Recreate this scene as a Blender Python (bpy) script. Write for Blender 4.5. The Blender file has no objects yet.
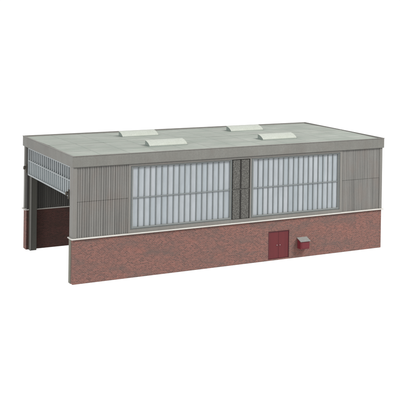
import bpy, bmesh, math, random
from mathutils import Vector, Matrix
random.seed(7)
S = 0.001                                   # everything below is written in millimetres
sc = bpy.context.scene
COL = sc.collection
L, W = 300.0, 131.0                         # length and depth of the model
T = 8.0                                     # side wall thickness
HL, HF, HT = 35.3, 92.3, 100.9              # ledge, underside of fascia, top of fascia

# ------------------------------------------------------------------ materials
def new_mat(name):
    m = bpy.data.materials.new(name); m.use_nodes = True
    nt = m.node_tree
    b = nt.nodes['Principled BSDF']
    return m, nt, b
def N(nt, t, **kw):
    n = nt.nodes.new(t)
    for k, v in kw.items():
        if k in n.inputs: n.inputs[k].default_value = v
        else: setattr(n, k, v)
    return n
def mm_coords(nt):
    tc = nt.nodes.new('ShaderNodeTexCoord')
    v = N(nt, 'ShaderNodeVectorMath', operation='SCALE'); v.inputs['Scale'].default_value = 1000
    nt.links.new(tc.outputs['Object'], v.inputs[0])
    return v.outputs[0]
def mapping(nt, src, scale):
    m = nt.nodes.new('ShaderNodeMapping'); m.inputs['Scale'].default_value = scale
    nt.links.new(src, m.inputs[0]); return m.outputs[0]
def noise(nt, src, scale, detail=4, rough=.55, stretch=None):
    if stretch: src = mapping(nt, src, stretch)
    n = nt.nodes.new('ShaderNodeTexNoise')
    n.inputs['Scale'].default_value = scale; n.inputs['Detail'].default_value = detail; n.inputs['Roughness'].default_value = rough
    nt.links.new(src, n.inputs['Vector']); return n.outputs['Fac']
def ramp(nt, src, a, b, ca=(0, 0, 0, 1), cb=(1, 1, 1, 1)):
    r = nt.nodes.new('ShaderNodeValToRGB')
    r.color_ramp.elements[0].position = a; r.color_ramp.elements[1].position = b
    r.color_ramp.elements[0].color = ca; r.color_ramp.elements[1].color = cb
    nt.links.new(src, r.inputs[0]); return r.outputs[0]
def mix(nt, fac, a, b, mode='MIX'):
    m = nt.nodes.new('ShaderNodeMix'); m.data_type = 'RGBA'; m.blend_type = mode
    for i, v in ((0, fac), (6, a), (7, b)):
        if isinstance(v, (int, float)): m.inputs[i].default_value = v
        elif isinstance(v, tuple): m.inputs[i].default_value = v if len(v) == 4 else v + (1,)
        else: nt.links.new(v, m.inputs[i])
    return m.outputs[2]
def bump(nt, b, h, strength, dist):
    n = nt.nodes.new('ShaderNodeBump'); n.inputs['Strength'].default_value = strength
    n.inputs['Distance'].default_value = dist
    nt.links.new(h, n.inputs['Height']); nt.links.new(n.outputs[0], b.inputs['Normal'])
def G(v): return (v, v, v, 1)

def painted(name, col, var=.12, rough=.6, streak=0.0, grain=.10, stain=None, stain_amt=0.0, bumpd=.00006):
    m, nt, b = new_mat(name); c = mm_coords(nt)
    big = noise(nt, c, .035, 5, .6)
    fine = noise(nt, c, 1.1, 3, .7)
    out = mix(nt, 1.0, col, ramp(nt, big, .3, .7, G(1 - var), G(1 + 0 * var)), 'MULTIPLY')
    out = mix(nt, 1.0, out, ramp(nt, fine, .32, .68, G(1 - grain), G(1.0)), 'MULTIPLY')
    if streak:
        s = noise(nt, c, 1.0, 3, .6, (.55, .55, .012))
        out = mix(nt, 1.0, out, ramp(nt, s, .35, .62, G(1 - streak), G(1.0)), 'MULTIPLY')
    if stain:
        s = noise(nt, c, .07, 6, .65, (1, 1, .6))
        f = ramp(nt, s, .48, .72, G(0), G(stain_amt))
        out = mix(nt, f, out, stain)
    nt.links.new(out, b.inputs['Base Color'])
    b.inputs['Roughness'].default_value = rough
    b.inputs['Specular IOR Level'].default_value = .3
    bump(nt, b, fine, .5, bumpd)
    return m

def brick(name, c1, c2, cm, soot):
    m, nt, b = new_mat(name); c = mm_coords(nt)
    sx = nt.nodes.new('ShaderNodeSeparateXYZ'); nt.links.new(c, sx.inputs[0])
    ad = N(nt, 'ShaderNodeMath', operation='ADD'); nt.links.new(sx.outputs[0], ad.inputs[0]); nt.links.new(sx.outputs[1], ad.inputs[1])
    cb = nt.nodes.new('ShaderNodeCombineXYZ'); nt.links.new(ad.outputs[0], cb.inputs[0]); nt.links.new(sx.outputs[2], cb.inputs[1])
    # slightly wandering courses, as moulded resin bricks have
    wob = nt.nodes.new('ShaderNodeTexNoise'); wob.inputs['Scale'].default_value = .5; nt.links.new(c, wob.inputs['Vector'])
    wv = N(nt, 'ShaderNodeVectorMath', operation='MULTIPLY_ADD'); nt.links.new(wob.outputs['Color'], wv.inputs[0])
    wv.inputs[1].default_value = (.25, .18, 0); nt.links.new(cb.outputs[0], wv.inputs[2])
    t = nt.nodes.new('ShaderNodeTexBrick'); nt.links.new(wv.outputs[0], t.inputs['Vector'])
    t.inputs['Scale'].default_value = 1; t.inputs['Brick Width'].default_value = 2.05; t.inputs['Row Height'].default_value = .94
    t.inputs['Mortar Size'].default_value = .13; t.inputs['Mortar Smooth'].default_value = .5; t.inputs['Bias'].default_value = -.05
    t.inputs['Color1'].default_value = c1; t.inputs['Color2'].default_value = c2; t.inputs['Mortar'].default_value = cm
    out = t.outputs['Color']
    sp = noise(nt, cb.outputs[0], .8, 2, .8)
    out = mix(nt, 1.0, out, ramp(nt, sp, .32, .68, G(.68), G(1.08)), 'MULTIPLY')
    band = noise(nt, cb.outputs[0], .06, 5, .6, (.45, 1.4, 1))
    out = mix(nt, ramp(nt, band, .48, .66, G(0), G(.58)), out, soot)
    pale = noise(nt, cb.outputs[0], .05, 5, .65, (.8, 1.3, 1))
    out = mix(nt, ramp(nt, pale, .52, .75, G(0), G(.35)), out, (c1[0]*1.12, c1[1]*.95, c1[2]*.88, 1))
    nt.links.new(out, b.inputs['Base Color'])
    b.inputs['Roughness'].default_value = .85; b.inputs['Specular IOR Level'].default_value = .2
    hm = mix(nt, .35, t.outputs['Fac'], sp)
    bump(nt, b, hm, -.5, .00018)
    return m

M = {}
M['clad'] = painted('cladding_paint', (.150, .147, .138, 1), .12, .6, .30, .10, (.13, .098, .082), .40)
M['clad_shaded'] = painted('shaded_inner_cladding', (.052, .050, .045, 1), .12, .7, .3, .1)  # cladding grey darkened to stand in for shade inside the shed
M['fascia'] = painted('fascia_paint', (.137, .136, .124, 1), .16, .6, .05, .17, (.098, .088, .078), .55)
M['trim'] = painted('trim_paint', (.146, .142, .131, 1), .1, .6, .08, .10, (.12, .095, .085), .3)
M['frame'] = painted('window_frame_paint', (.15, .158, .15, 1), .1, .5, 0, .12)
M['bar'] = painted('glazing_bar_paint', (.135, .150, .152, 1), .15, .5, 0, .12)
M['ledge'] = painted('coping_paint', (.40, .39, .365, 1), .12, .7, 0, .14, (.28, .26, .23), .5)
M['ledge_in'] = painted('inner_coping_paint', (.30, .29, .27, 1), .12, .7, 0, .14)
M['column'] = painted('steel_column_paint', (.050, .049, .041, 1), .12, .6, .1, .1)
M['plate'] = painted('jamb_plate_paint', (.15, .145, .115, 1), .2, .7, .2, .15)
M['dark'] = painted('dark_steel', (.035, .032, .030, 1), .2, .6, 0, .1)
M['rust'] = painted('rusty_bracket', (.075, .065, .05, 1), .3, .7, 0, .3)
M['door'] = painted('maroon_door_paint', (.092, .011, .014, 1), .10, .5, .12, .10)
M['door_frame'] = painted('dark_maroon_paint', (.055, .010, .014, 1), .1, .6, 0, .1)
M['box'] = painted('maroon_box_paint', (.105, .012, .017, 1), .1, .5, 0, .12)
M['cement'] = painted('cement_lid', (.19, .19, .18, 1), .2, .8, 0, .2)
M['light'] = painted('rooflight_glazing', (.33, .35, .315, 1), .14, .5, .08, .14, (.22, .235, .20), .6)
M['curb'] = painted('rooflight_curb', (.17, .20, .18, 1), .15, .7, 0, .15)
M['grille'] = painted('grille_paint', (.225, .243, .248, 1), .10, .5, 0, .08)
M['brass'] = painted('handle_metal', (.26, .22, .21, 1), .05, .35, 0, .05)
M['brick'] = brick('red_brick', (.176, .075, .060, 1), (.088, .047, .041, 1), (.165, .112, .098, 1), (.074, .061, .055, 1))
M['brick_in'] = brick('shaded_inner_brick', (.062, .024, .020, 1), (.036, .018, .015, 1), (.055, .034, .030, 1), (.026, .018, .014, 1))  # same brick with interior shade put into its colours

# roof sheeting: pale grey-green with sheet joints every 25 mm
m, nt, b = new_mat('roof_sheeting'); c = mm_coords(nt)
sx = nt.nodes.new('ShaderNodeSeparateXYZ'); nt.links.new(c, sx.inputs[0])
def joint(sock, period, offs, width):
    a = N(nt, 'ShaderNodeMath', operation='ADD'); nt.links.new(sock, a.inputs[0]); a.inputs[1].default_value = offs
    p = N(nt, 'ShaderNodeMath', operation='PINGPONG'); nt.links.new(a.outputs[0], p.inputs[0]); p.inputs[1].default_value = period / 2
    return ramp(nt, p.outputs[0], 0, width, G(1), G(0))       # 1 on the joint
jx = joint(sx.outputs[0], 25, 0, .55)
jy = joint(sx.outputs[1], 26.6, 65.5 - 12.9, .75)
jf = N(nt, 'ShaderNodeMath', operation='MAXIMUM'); nt.links.new(jx, jf.inputs[0]); nt.links.new(jy, jf.inputs[1])
base = mix(nt, ramp(nt, noise(nt, c, .05, 5, .6, (.5, 1.2, 1)), .35, .68), (.205, .222, .203), (.258, .264, .248))
# one tone per sheet
sn = N(nt, 'ShaderNodeVectorMath', operation='SNAP'); nt.links.new(c, sn.inputs[0]); sn.inputs[1].default_value = (25, 26.6, 500)
wn = nt.nodes.new('ShaderNodeTexWhiteNoise'); nt.links.new(sn.outputs[0], wn.inputs['Vector'])
base = mix(nt, 1.0, base, ramp(nt, wn.outputs['Value'], 0, 1, G(.93), G(1.03)), 'MULTIPLY')
base = mix(nt, 1.0, base, ramp(nt, noise(nt, c, .9, 3, .7), .3, .7, G(.90), G(1.0)), 'MULTIPLY')
base = mix(nt, 1.0, base, ramp(nt, noise(nt, c, 1, 4, .65, (.035, .5, 1)), .34, .6, G(.84), G(1.0)), 'MULTIPLY')
base = mix(nt, 1.0, base, (.97, 1.0, .97), 'MULTIPLY')
base = mix(nt, ramp(nt, noise(nt, c, .09, 6, .7), .52, .75, G(0), G(.45)), base, (.165, .165, .15))
brk = noise(nt, c, .12, 3, .6)
jm = N(nt, 'ShaderNodeMath', operation='MULTIPLY'); nt.links.new(jf.outputs[0], jm.inputs[0]); nt.links.new(ramp(nt, brk, .3, .6, G(.45), G(.95)), jm.inputs[1])
base = mix(nt, jm.outputs[0], base, (.10, .12, .108))
nt.links.new(base, b.inputs['Base Color']); b.inputs['Roughness'].default_value = .75; b.inputs['Specular IOR Level'].default_value = .2
bump(nt, b, jf.outputs[0], -.6, .0002)
M['roof'] = m

# frosted plastic glazing, one tint per pane
def glazing(name, a, b2, pitch, x0, axis=0, rough=.25):
    m, nt, b = new_mat(name); c = mm_coords(nt)
    s = nt.nodes.new('ShaderNodeSeparateXYZ'); nt.links.new(c, s.inputs[0])
    q = N(nt, 'ShaderNodeMath', operation='SUBTRACT'); nt.links.new(s.outputs[axis], q.inputs[0]); q.inputs[1].default_value = x0
    d = N(nt, 'ShaderNodeMath', operation='DIVIDE'); nt.links.new(q.outputs[0], d.inputs[0]); d.inputs[1].default_value = pitch
    fl = N(nt, 'ShaderNodeMath', operation='FLOOR'); nt.links.new(d.outputs[0], fl.inputs[0])
    g = N(nt, 'ShaderNodeMath', operation='GREATER_THAN'); nt.links.new(s.outputs[2], g.inputs[0]); g.inputs[1].default_value = 64.4
    k = nt.nodes.new('ShaderNodeCombineXYZ'); nt.links.new(fl.outputs[0], k.inputs[0]); nt.links.new(g.outputs[0], k.inputs[1])
    w = nt.nodes.new('ShaderNodeTexWhiteNoise'); nt.links.new(k.outputs[0], w.inputs['Vector'])
    out = mix(nt, w.outputs['Value'], a, b2)
    out = mix(nt, 1.0, out, ramp(nt, noise(nt, c, .22, 4, .6, (1, 1, .35)), .3, .7, G(.88), G(1.02)), 'MULTIPLY')
    nt.links.new(out, b.inputs['Base Color']); b.inputs['Roughness'].default_value = rough
    b.inputs['Specular IOR Level'].default_value = .5
    bump(nt, b, noise(nt, c, .25, 2, .5), .15, .0004)
    return m
M['glass'] = glazing('frosted_glazing', (.222, .250, .268, 1), (.268, .286, .304, 1), 5.4, 54.4)
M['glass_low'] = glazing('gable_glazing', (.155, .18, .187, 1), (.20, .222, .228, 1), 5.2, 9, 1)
M['glass_up'] = glazing('gable_glazing_shaded', (.035, .043, .05, 1), (.085, .10, .105, 1), 5.2, 9, 1)  # upper panes: shade of the fascia put into the tint
# rough exposed-aggregate infill between the windows
m, nt, b = new_mat('rough_infill'); c = mm_coords(nt)
v = nt.nodes.new('ShaderNodeTexVoronoi'); v.inputs['Scale'].default_value = 1.15; nt.links.new(c, v.inputs['Vector'])
v2 = noise(nt, c, 1.5, 4, .85)
out = mix(nt, ramp(nt, v2, .42, .62), (.018, .017, .015), (.15, .15, .137))
out = mix(nt, ramp(nt, v.outputs['Distance'], .15, .6, G(0), G(.35)), out, (.045, .042, .036))
nt.links.new(out, b.inputs['Base Color']); b.inputs['Roughness'].default_value = .9
bump(nt, b, v2, .9, .0005)
M['infill'] = m
# white tabletop: glow added so it stays white with no shadows
m, nt, b = new_mat('white_table_added_glow')
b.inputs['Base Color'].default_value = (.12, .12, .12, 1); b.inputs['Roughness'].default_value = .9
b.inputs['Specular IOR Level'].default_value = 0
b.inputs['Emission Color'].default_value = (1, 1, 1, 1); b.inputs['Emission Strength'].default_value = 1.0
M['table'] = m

# ------------------------------------------------------------------ geometry helpers
class MB:
    def __init__(s): s.bm = bmesh.new()
    def box(s, x0, x1, y0, y1, z0, z1):
        vs = [s.bm.verts.new((x*S, y*S, z*S)) for x in (x0, x1) for y in (y0, y1) for z in (z0, z1)]
        for f in ((0, 1, 3, 2), (4, 6, 7, 5), (0, 4, 5, 1), (2, 3, 7, 6), (0, 2, 6, 4), (1, 5, 7, 3)):
            s.bm.faces.new([vs[i] for i in f])
        return s
    def prism(s, pts, axis, a, b):
        """extrude a polygon given in the two other axes"""
        def P(p, k):
            q = [0, 0, 0]; o = [i for i in range(3) if i != axis]
            q[o[0]], q[o[1]], q[axis] = p[0]*S, p[1]*S, k*S
            return q
        A = [s.bm.verts.new(P(p, a)) for p in pts]; B = [s.bm.verts.new(P(p, b)) for p in pts]
        n = len(pts)
        s.bm.faces.new(A[::-1]); s.bm.faces.new(B)
        for i in range(n): s.bm.faces.new((A[i], A[(i+1) % n], B[(i+1) % n], B[i]))
        return s
    def holed(s, us, zs, solid, a, b, axis=1):
        """slab with openings: cells of the grid us x zs for which solid(i, j)"""
        V = {}
        def v(i, j, k):
            if (i, j, k) not in V:
                u, z, t = us[i]*S, zs[j]*S, (a, b)[k]*S
                V[i, j, k] = s.bm.verts.new((u, t, z) if axis == 1 else (t, u, z))
            return V[i, j, k]
        ok = lambda i, j: 0 <= i < len(us)-1 and 0 <= j < len(zs)-1 and solid(i, j)
        for i in range(len(us)-1):
            for j in range(len(zs)-1):
                if not ok(i, j): continue
                s.bm.faces.new((v(i, j, 0), v(i+1, j, 0), v(i+1, j+1, 0), v(i, j+1, 0)))
                s.bm.faces.new((v(i, j, 1), v(i, j+1, 1), v(i+1, j+1, 1), v(i+1, j, 1)))
                for di, dj, p, q in ((-1, 0, (i, j), (i, j+1)), (1, 0, (i+1, j), (i+1, j+1)), (0, -1, (i, j), (i+1, j)), (0, 1, (i, j+1), (i+1, j+1))):
                    if not ok(i+di, j+dj): s.bm.faces.new((v(*p, 0), v(*q, 0), v(*q, 1), v(*p, 1)))
        return s
    def lathe(s, cx, cy, cz, prof, axis=1, n=16):
        rings = []
        for r, t in prof:
            ring = []
            for k in range(n):
                a = 2*math.pi*k/n; p = [0, 0, 0]; o = [i for i in range(3) if i != axis]
                p[o[0]] = r*math.cos(a); p[o[1]] = r*math.sin(a); p[axis] = t
                ring.append(s.bm.verts.new(((cx+p[0])*S, (cy+p[1])*S, (cz+p[2])*S)))
            rings.append(ring)
        for A, B in zip(rings, rings[1:]):
            for k in range(n): s.bm.faces.new((A[k], A[(k+1) % n], B[(k+1) % n], B[k]))
        s.bm.faces.new(rings[0][::-1]); s.bm.faces.new(rings[-1]); return s
    def build(s, name, mat, parent=None, bev=0.0, smooth=False, label=None, seg=2):
        bmesh.ops.recalc_face_normals(s.bm, faces=s.bm.faces)
        me = bpy.data.meshes.new(name); s.bm.to_mesh(me); s.bm.free()
        me.materials.append(mat)
        o = bpy.data.objects.new(name, me); COL.objects.link(o)
        if parent: o.parent = parent
        if label: o['label'] = label
        if smooth:
            for p in me.polygons: p.use_smooth = True
        if bev:
            d = o.modifiers.new('bevel', 'BEVEL'); d.width = bev*S; d.segments = seg; d.limit_method = 'ANGLE'; d.angle_limit = math.radians(35)
        return o
def part(name, parent=None):
    o = bpy.data.objects.new(name, None); COL.objects.link(o); o.parent = parent; o.empty_display_size = .01; return o

# ------------------------------------------------------------------ the shed
shed = part('engine_shed')
shed['label'] = 'long flat-roofed model engine shed, grey ribbed cladding over a weathered red brick base'
shed['category'] = 'model building'

# brick base walls -----------------------------------------------------------
DX0, DX1, DZ0, DZ1 = 178.9, 200.1, 1.2, 25.3
MB().holed([0, DX0, DX1, L], [0, DZ0, DZ1, HL], lambda i, j: not (i == 1 and j == 1), 0, T).build('brick_wall', M['brick'], shed, .45, label='long red brick base wall with a maroon double door')
MB().box(0, L, W-.6, W, 0, HL).build('brick_wall', M['brick'], shed, .2)
MB().box(.4, L-.4, W-T, W-.62, 0, HL).build('inner_brick_wall', M['brick_in'], shed, .2, label='red brick wall seen through the open end, colour darkened for interior shade')
MB().box(0, .38, W-T, W-.62, 0, HL).build('wall_end', M['brick'], shed, .1)
MB().box(L-T, L, T+.02, W-T-.02, 0, HL).build('brick_wall', M['brick'], shed, .2)

# coping ledge ----------------------------------------------------------------
LZ0, LZ1 = HL+.02, HL+1.0
def ledge(x0, x1, y0, y1, mat='ledge', name='coping'):
    return MB().box(x0, x1, y0, y1, LZ0, LZ1).build(name, M[mat], shed, .35)
m_ = MB(); m_.prism([(-1.6, -1.5), (L+1.6, -1.5), (L+1.6, W+1.5), (-1.6, W+1.5), (-1.6, W-T-.9), (L-T-1, W-T-.9), (L-T-1, T+.9), (-1.6, T+.9)], 2, LZ0, LZ1)
m_.build('coping', M['ledge'], shed, .4, label='off-white coping ledge running round the top of the brickwork')

# cladding -------------------------------------------------------------------
Z0 = LZ1+.02
SEAM = 64.9
WIN = [(48.6, 142.2), (161.0, 253.0)]
WZ0, WZ1 = 39.0, 90.3
def structural(y0, y1, mat, name, label=None):
    MB().holed([2.2, WIN[0][0], WIN[0][1], WIN[1][0], WIN[1][1], L-2.2], [Z0, WZ0, WZ1, HF-.02],
               lambda i, j: not (j == 1 and i in (1, 3)), y0, y1).build(name, M[mat], shed, 0, label=label)
structural(1.6, T-.1, 'clad_shaded', 'upper_wall')
structural(W-T+.1, W-1.6, 'clad_shaded', 'upper_wall')
MB().box(L-T+.1, L-1.6, T, W-T, Z0, HF-.02).build('upper_wall', M['clad_shaded'], shed)

def ribbed(u0, u1, z0, z1, base, out, axis=1, sign=-1, mat='clad', pitch=2.0, depth=.5, name='cladding_panel', label=None):
    """corrugated sheet: ribs along z, thick; base = back plane, ribs stand out on the sign side"""
    n = max(2, round((u1-u0)/pitch)); p = (u1-u0)/n
    prof = []
    for k in range(n):
        u = u0+k*p; d = depth*random.uniform(.75, 1.1); j = random.uniform(-.03, .03)
        for f, h in ((0.0, 0), (.30+j, 0), (.42+j, 1), (.86, 1)): prof.append((u+f*p, out+sign*(d*h)))
    prof.append((u1, out))
    pts = prof+[(u1, base), (u0, base)]
    mb = MB()
    if axis == 1: mb.prism(pts, 2, z0, z1)
    else: mb.prism([(b_, a_) for a_, b_ in pts], 2, z0, z1)
    return mb.build(name, M[mat], shed, label=label)
CX0, CX1 = 46.6, 255.6
for a_, b_ in ((3.2, CX0), (CX1+.2, L-2.9)):
    for z0, z1, off in ((Z0, SEAM-.22, .60), (SEAM, HF-.02, .42)):
        ribbed(a_, b_, z0, z1, 1.58, off, depth=.42 if a_ < 9 else .26)
        ribbed(a_, b_, z0, z1, W-1.58, W-off, sign=1)
for z0, z1, off in ((Z0, SEAM-.22, .60), (SEAM, HF-.02, .42)):
    ribbed(3, W-3, z0, z1, L-1.58, L-off, axis=0, sign=1)
ribbed(8.5, 290, Z0, 38.9, W-T+.08, W-T-.3, mat='clad_shaded', name='inner_cladding')
ribbed(8.5, 49, 38.9, HF-.05, W-T+.08, W-T-.3, mat='clad_shaded', name='inner_cladding')
ribbed(256, 290, 38.9, HF-.05, W-T+.08, W-T-.3, mat='clad_shaded', name='inner_cladding')
# corner posts
MB().box(-.25, 3.1, -.15, T, Z0, HF-.02).build('corner_post', M['trim'], shed, .3)
MB().box(-.25, 3.1, W-3.2, W+.15, Z0, HF-.02).build('corner_post', M['trim'], shed, .3)
for y0, y1 in ((-.15, T), (W-T, W+.15)):
    MB().box(L-2.8, L+.25, y0, y1, Z0, HF-.02).build('corner_post', M['trim'], shed, .3)

# window surround rails above/below/between ------------------------------------
def surround(front=True):
    y = (lambda a, b: (a, b)) if front else (lambda a, b: (W-b, W-a))
    o = MB()
    a, b = y(-.05, 1.58)
    o.holed([CX0+.1, WIN[0][0], WIN[0][1], WIN[1][0], WIN[1][1], CX1+.1], [Z0, WZ0, WZ1, HF-.02],
            lambda i, j: not (j == 1 and 1 <= i <= 3), a, b)
    o.build('window_surround', M['trim'], shed, .2)
surround(True); surround(False)

# windows ----------------------------------------------------------------------
def window(x0, x1, back=False):
    root = part('window', shed)
    root['label'] = 'wide glazed panel of tall narrow frosted panes'
    f = lambda a, b: (a, b) if not back else (W-b, W-a)
    x0 += .05; x1 -= .05; z0, z1 = WZ0+.05, WZ1-.05
    fr = MB(); a, b = f(.5, 3.4)
    fr.holed([x0, x0+2.4, x1-1.6, x1], [z0, z0+1.75, z1-1.25, z1], lambda i, j: not (i == 1 and j == 1), a, b)
    fr.build('window_frame', M['frame'], root, .3)
    # thin raised lip, offset from the frame by a shadow gap
    lp = MB(); a, b = f(.1, .48)
    lp.holed([x0+.9, x0+1.5, x1-.75, x1-.25], [z0+.95, z0+1.55, z1-.75, z1-.35], lambda i, j: not (i == 1 and j == 1), a, b)
    lp.build('frame_lip', M['bar'], root, .1)
    g0, g1 = x0+2.42, x1-1.62; gz0, gz1 = z0+1.77, z1-1.27
    pn = MB(); a, b = f(1.95, 2.7); pn.box(g0, g1, a, b, gz0, gz1)
    pn.build('pane', M['glass'], root)
    gb = MB(); n = 17; p = (g1-g0)/n
    for k in range(1, n):
        c_ = g0+k*p+random.uniform(-.12, .12); a, b = f(1.3, 1.93)
        gb.box(c_-.47, c_+.47, a, b, gz0+.02, gz1-.02)
    gb.build('glazing_bar', M['bar'], root, .25, label='upright glazing bars')
    hb = MB(); a, b = f(1.0, 1.28); hb.box(g0, g1, a, b, 64.05, 64.9)
    hb.build('glazing_bar', M['bar'], root, .12, label='horizontal glazing bar')
    for k in range(1, n):           # small crossing cleats
        pass
    return root
for a_, b_ in WIN:
    window(a_, b_); window(a_, b_, True)

# rough infill between the windows ----------------------------------------------
def infill(back=False):
    f = lambda a, b: (a, b) if not back else (W-b, W-a)
    r = part('infill_panel', shed); r['label'] = 'pair of rough dark grey infill panels between the two windows'
    for x0, x1 in ((143.0, 150.1), (151.3, 158.9)):
        for z0, z1 in ((WZ0+.3, 63.9), (65.0, WZ1-.6)):
            a, b = f(.5, 1.55)
            MB().box(x0, x1, a, b, z0, z1).build('rough_panel', M['infill'], r, .25)
    a, b = f(1.0, 1.55); MB().box(142.6, 159.8, a, b, 63.95, 64.95).build('rail', M['infill'], r)
    a, b = f(.2, 1.55); MB().box(150.35, 150.75, a, b, WZ0+.3, 63.9).box(150.35, 150.75, a, b, 65, WZ1-.6).build('cover_strip', M['dark'], r)
    a, b = f(1.2, 1.55); MB().box(150.8, 151.2, a, b, WZ0+.3, 63.9).box(159.0, 159.8, a, b, WZ0+.3, 63.9).box(150.8, 151.2, a, b, 65, WZ1-.6).box(159.0, 159.8, a, b, 65, WZ1-.6).build('joint', M['dark'], r)
infill(); infill(True)
for a, b in ((.1, 1.55), (W-1.55, W-.1)):
    MB().box(159.85, 160.98, a, b, WZ0+.05, WZ1-.05).build('cover_strip', M['trim'], shed, .15)

# fascia and roof ----------------------------------------------------------------
O = 1.25
roof = part('roof', shed)
def frame_ring(mb, o, i, z0, z1):
    V = []
    for z in (z0, z1):
        for e in (o, i):
            V.append([mb.bm.verts.new((x*S, y*S, z*S)) for x, y in ((-O+e, -O+e), (L+O-e, -O+e), (L+O-e, W+O-e), (-O+e, W+O-e))])
    for k in range(4):
        q = (k+1) % 4
        for A, B in ((0, 1), (2, 3), (0, 2), (1, 3)):
            mb.bm.faces.new((V[A][k], V[A][q], V[B][q], V[B][k]))
mb = MB(); frame_ring(mb, 0, 2.4, HF, HT); mb.build('fascia', M['fascia'], roof, .35, label='deep grey fascia board round the flat roof')
mb = MB(); frame_ring(mb, -.28, .9, HT+.02, HT+.5); mb.build('roof_rim', M['trim'], roof, .15)
e_, r_ = HT-.55, HT+.25
MB().prism([(1.17, HF+1), (W-1.17, HF+1), (W-1.17, e_), (W/2, r_), (1.17, e_)], 0, 1.17, L-1.17).build('roof_deck', M['roof'], roof, label='pale grey-green sheeted roof with dark joints')
MB().box(1.0, L-1.0, W/2-.4, W/2+.4, r_+.01, r_+.16).build('ridge_strip', M['roof'], roof, .1)
def roof_z(y): return e_+(r_-e_)*(1-abs(y-W/2)/(W/2))

# rooflights
def rooflight():
    """low lean-to rooflight: a pale, slightly bowed panel rising to the back on darker cheeks"""
    r = part('rooflight', shed)
    lx, dy, h = 35.6, 11.0, 4.3
    MB().box(-lx/2-.9, lx/2+.3, -dy/2-.4, dy/2+.4, -.6, .35).build('curb', M['curb'], r, .1)
    cv = [(-1, .0), (-.80, .24), (-.5, .50), (-.1, .74), (.35, .91), (.8, 1.0)]
    top = [(y*dy/2, .95+z*(h-.75)) for y, z in cv]
    body = [(y, z-.3) for y, z in top]
    MB().prism([(-dy/2+.1, .36)]+[(y+.1, z) for y, z in body]+[(dy*.42, .36)], 0, -lx/2+.35, lx/2-.35).build('cheek', M['curb'], r)
    MB().prism([(y, z) for y, z in top]+[(y+.05, z-.28) for y, z in top[::-1]], 0, -lx/2, lx/2).build('glazing', M['light'], r, .06)
    MB().box(-lx/2+.1, lx/2-.1, -dy/2-.12, -dy/2+.05, .37, .9).build('front_sill', M['light'], r)
    return r
def copy_tree(o, parent=None):
    c = o.copy(); COL.objects.link(c); c.parent = parent
    for ch in list(o.children): copy_tree(ch, c)
    return c
rl = rooflight()
for i, (x, y) in enumerate(((95.8, 35.0), (207.6, 35.4), (97.8, 99.2), (209.8, 99.0))):
    o = rl if i == 0 else copy_tree(rl, shed)
    o.location = (x*S, y*S, (roof_z(y)-.05)*S)
    o['label'] = ('pale rooflight at the front of the roof, nearer the open end', 'pale rooflight at the front of the roof, farther from the open end',
                  'pale rooflight at the back of the roof, nearer the open end', 'pale rooflight at the back of the roof, farther from the open end')[i]

# open gable -----------------------------------------------------------------------
def column(y0, y1, inner):
    r = part('column', shed); r['label'] = 'dark grey steel door column'
    MB().box(2.2, 8.3, y0, y1, 0, HF-.05).build('shaft', M['column'], r, .3)
    ya, yb = (y0-.35, y0-.02) if inner < 0 else (y1+.02, y1+.35)
    MB().box(2.0, 3.0, ya, yb, 0, HF-.1).build('flange', M['trim'], r, .1)
    return r
column(W-T-5.2, W-T-.02-.35, -1)
column(T+.37, T+5.2, 1)
MB().box(-.45, 2.1, 3.6, T+.3, 0, HL-.05).build('jamb_plate', M['plate'], shed, .2, label='grey-green jamb plate on the brick wall end')
MB().box(.2, 2.0, W-T-.5, W-T-.02, LZ1+.1, 91).build('dark_slot_strip', M['dark'], shed)  # thin dark strip in the slot beside the column

gr = part('door_grille', shed); gr['label'] = 'pale barred and glazed grille hanging across the top of the open doorway'
GY0, GY1, GZ0, GZ1, GM = 8.6, 121.6, 67.2, 91.9, 80.4
MB().holed([GY0, GY0+1.9, GY1-1.4, GY1], [GZ0, GZ0+1.35, GM-.45, GM+.45, GZ1-1.1, GZ1], lambda i, j: not (i == 1 and j in (1, 3)), .5, 2.1, axis=0).build('grille_frame', M['grille'], gr, .2)
mb = MB(); n = 21; p = (GY1-GY0-3.3)/n
for k in range(1, n):
    y = GY0+1.9+k*p
    mb.box(1.0, 1.7, y-.5, y+.5, GZ0+1.37, GM-.47)
    mb.box(.8, 1.7, y-.7, y+.7, GM+.47, GZ1-1.12)
mb.build('bar', M['grille'], gr, .15, label='upright bars of the grille')
MB().box(1.72, 2.1, GY0+1.95, GY1-1.45, GZ0+1.4, GM-.5).build('pane', M['glass_low'], gr)
MB().box(3.0, 3.5, GY0+.5, GY1-.5, GM+.02, GZ1-.3).build('pane', M['glass_up'], gr, label='upper glazing, colour darkened for the shade under the fascia')

# brackets at either end of the grille
def bracket(y, z, s, name='door_bracket'):
    r = part(name, shed); r['label'] = 'small dark rusty door bracket beside the grille'
    MB().box(-.5, .45, y-.9, y+.9, z-4.5, z+3.2).build('back_plate', M['rust'], r, .2)
    MB().box(-2.4, -.52, y-.5, y+.6, z+.4, z+1.6).build('arm', M['dark'], r, .1)
    MB().lathe(-1.9, y, z, [(.3, -1.6), (.9, -1.3), (1.05, -.3), (.9, 1.1), (.3, 1.6)], 2, 12).build('roller', M['rust'], r, 0, True)
bracket(W-T+1.4, 73.5, 1)
bracket(GY0+2.3, 70.2, -1)

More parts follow.
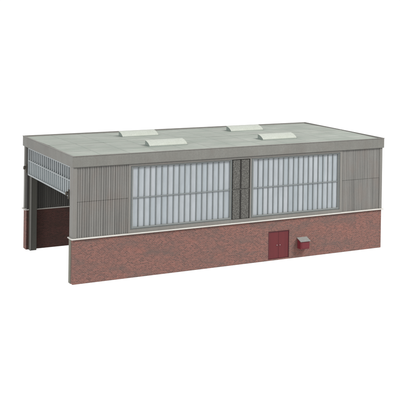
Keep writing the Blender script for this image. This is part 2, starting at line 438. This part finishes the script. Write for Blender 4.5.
# double door ------------------------------------------------------------------------
dd = part('double_door', shed); dd['label'] = 'maroon double door in the brick base wall'
MB().holed([DX0+.03, DX0+.75, DX1-.45, DX1-.03], [DZ0+.03, DZ0+.35, DZ1-.7, DZ1-.03], lambda i, j: not (i == 1 and j == 1), .35, 2.6).build('door_frame', M['door_frame'], dd, .1)
mid = (DX0+DX1)/2+.1
for x0, x1, hx in ((DX0+.8, mid-.12, mid-1.7), (mid+.12, DX1-.5, mid+1.35)):
    lf = MB().box(x0, x1, .75, 1.8, DZ0+.4, DZ1-.75).build('door', M['door'], dd, .12)
    MB().lathe(hx, 0, 13.0, [(.15, .1), (.36, .2), (.4, .5), (.25, .62), (.3, .74)], 1, 12).build('handle', M['brass'], lf, 0, True)
MB().box(mid-.11, mid+.11, .9, 2.0, DZ0+.4, DZ1-.75).build('centre_joint', M['door_frame'], dd)

# small wall box ------------------------------------------------------------------------
wb = part('wall_box', shed); wb['label'] = 'small maroon box with sloping grey lid on the brick wall'
MB().prism([(-5.6, 8.4), (-.02, 8.4), (-.02, 17.3), (-5.6, 15.2)], 0, 208.6, 217.8).build('box_body', M['box'], wb, .2)
MB().prism([(-6.3, 15.0), (-.02, 17.35), (-.02, 18.0), (-6.3, 15.65)], 0, 208.0, 218.3).build('lid', M['cement'], wb, .15)
MB().box(209.6, 216.8, -5.85, -5.62, 9.3, 14.0).build('hatch', M['box'], wb, .1)

# ------------------------------------------------------------------ table
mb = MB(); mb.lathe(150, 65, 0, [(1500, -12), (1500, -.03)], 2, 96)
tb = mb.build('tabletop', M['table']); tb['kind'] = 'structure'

# ------------------------------------------------------------------ light
w = bpy.data.worlds.new('World'); sc.world = w; w.use_nodes = True
w.node_tree.nodes['Background'].inputs[0].default_value = (1, 1, 1, 1)
w.node_tree.nodes['Background'].inputs[1].default_value = 1.03
def area(name, loc, size, power, col=(1, 1, 1)):
    l = bpy.data.lights.new(name, 'AREA'); l.shape = 'SQUARE'; l.size = size*S; l.energy = power; l.color = col
    o = bpy.data.objects.new(name, l); COL.objects.link(o); o.location = Vector(loc)*S
    d = Vector((150, 65, 50))*S-o.location; o.rotation_euler = d.to_track_quat('-Z', 'Y').to_euler()
    return o
area('key_softbox', (820, -780, 1050), 380, 30, (1, .985, .96))
area('added_fill', (-900, -250, 450), 500, 9)  # unseen lamp added to brighten the left end

# ------------------------------------------------------------------ camera
cam = bpy.data.cameras.new('camera'); co = bpy.data.objects.new('camera', cam); COL.objects.link(co)
p = [-261.5331, -726.1717, 218.4668, 0.472, -0.0096, 0.0142, 978.8981, 17.7725]
y, t, r = p[3:6]
F = Vector((math.cos(t)*math.sin(y), math.cos(t)*math.cos(y), math.sin(t)))
R0 = Vector((math.cos(y), -math.sin(y), 0)); U0 = R0.cross(F)
R2 = R0*math.cos(r)+U0*math.sin(r); U2 = -R0*math.sin(r)+U0*math.cos(r)
mt = Matrix((R2, U2, -F)).transposed().to_4x4(); mt.translation = Vector(p[:3])*S
co.matrix_world = mt
cam.sensor_width = 36; cam.lens = p[6]/400*36; cam.shift_y = -(200-p[7])/400
cam.clip_start = .01; cam.clip_end = 100
sc.camera = co
sc.view_settings.view_transform = 'Standard'; sc.view_settings.look = 'None'; sc.view_settings.exposure = 0; sc.view_settings.gamma = 1
sc.render.resolution_x = 1024; sc.render.resolution_y = 1024
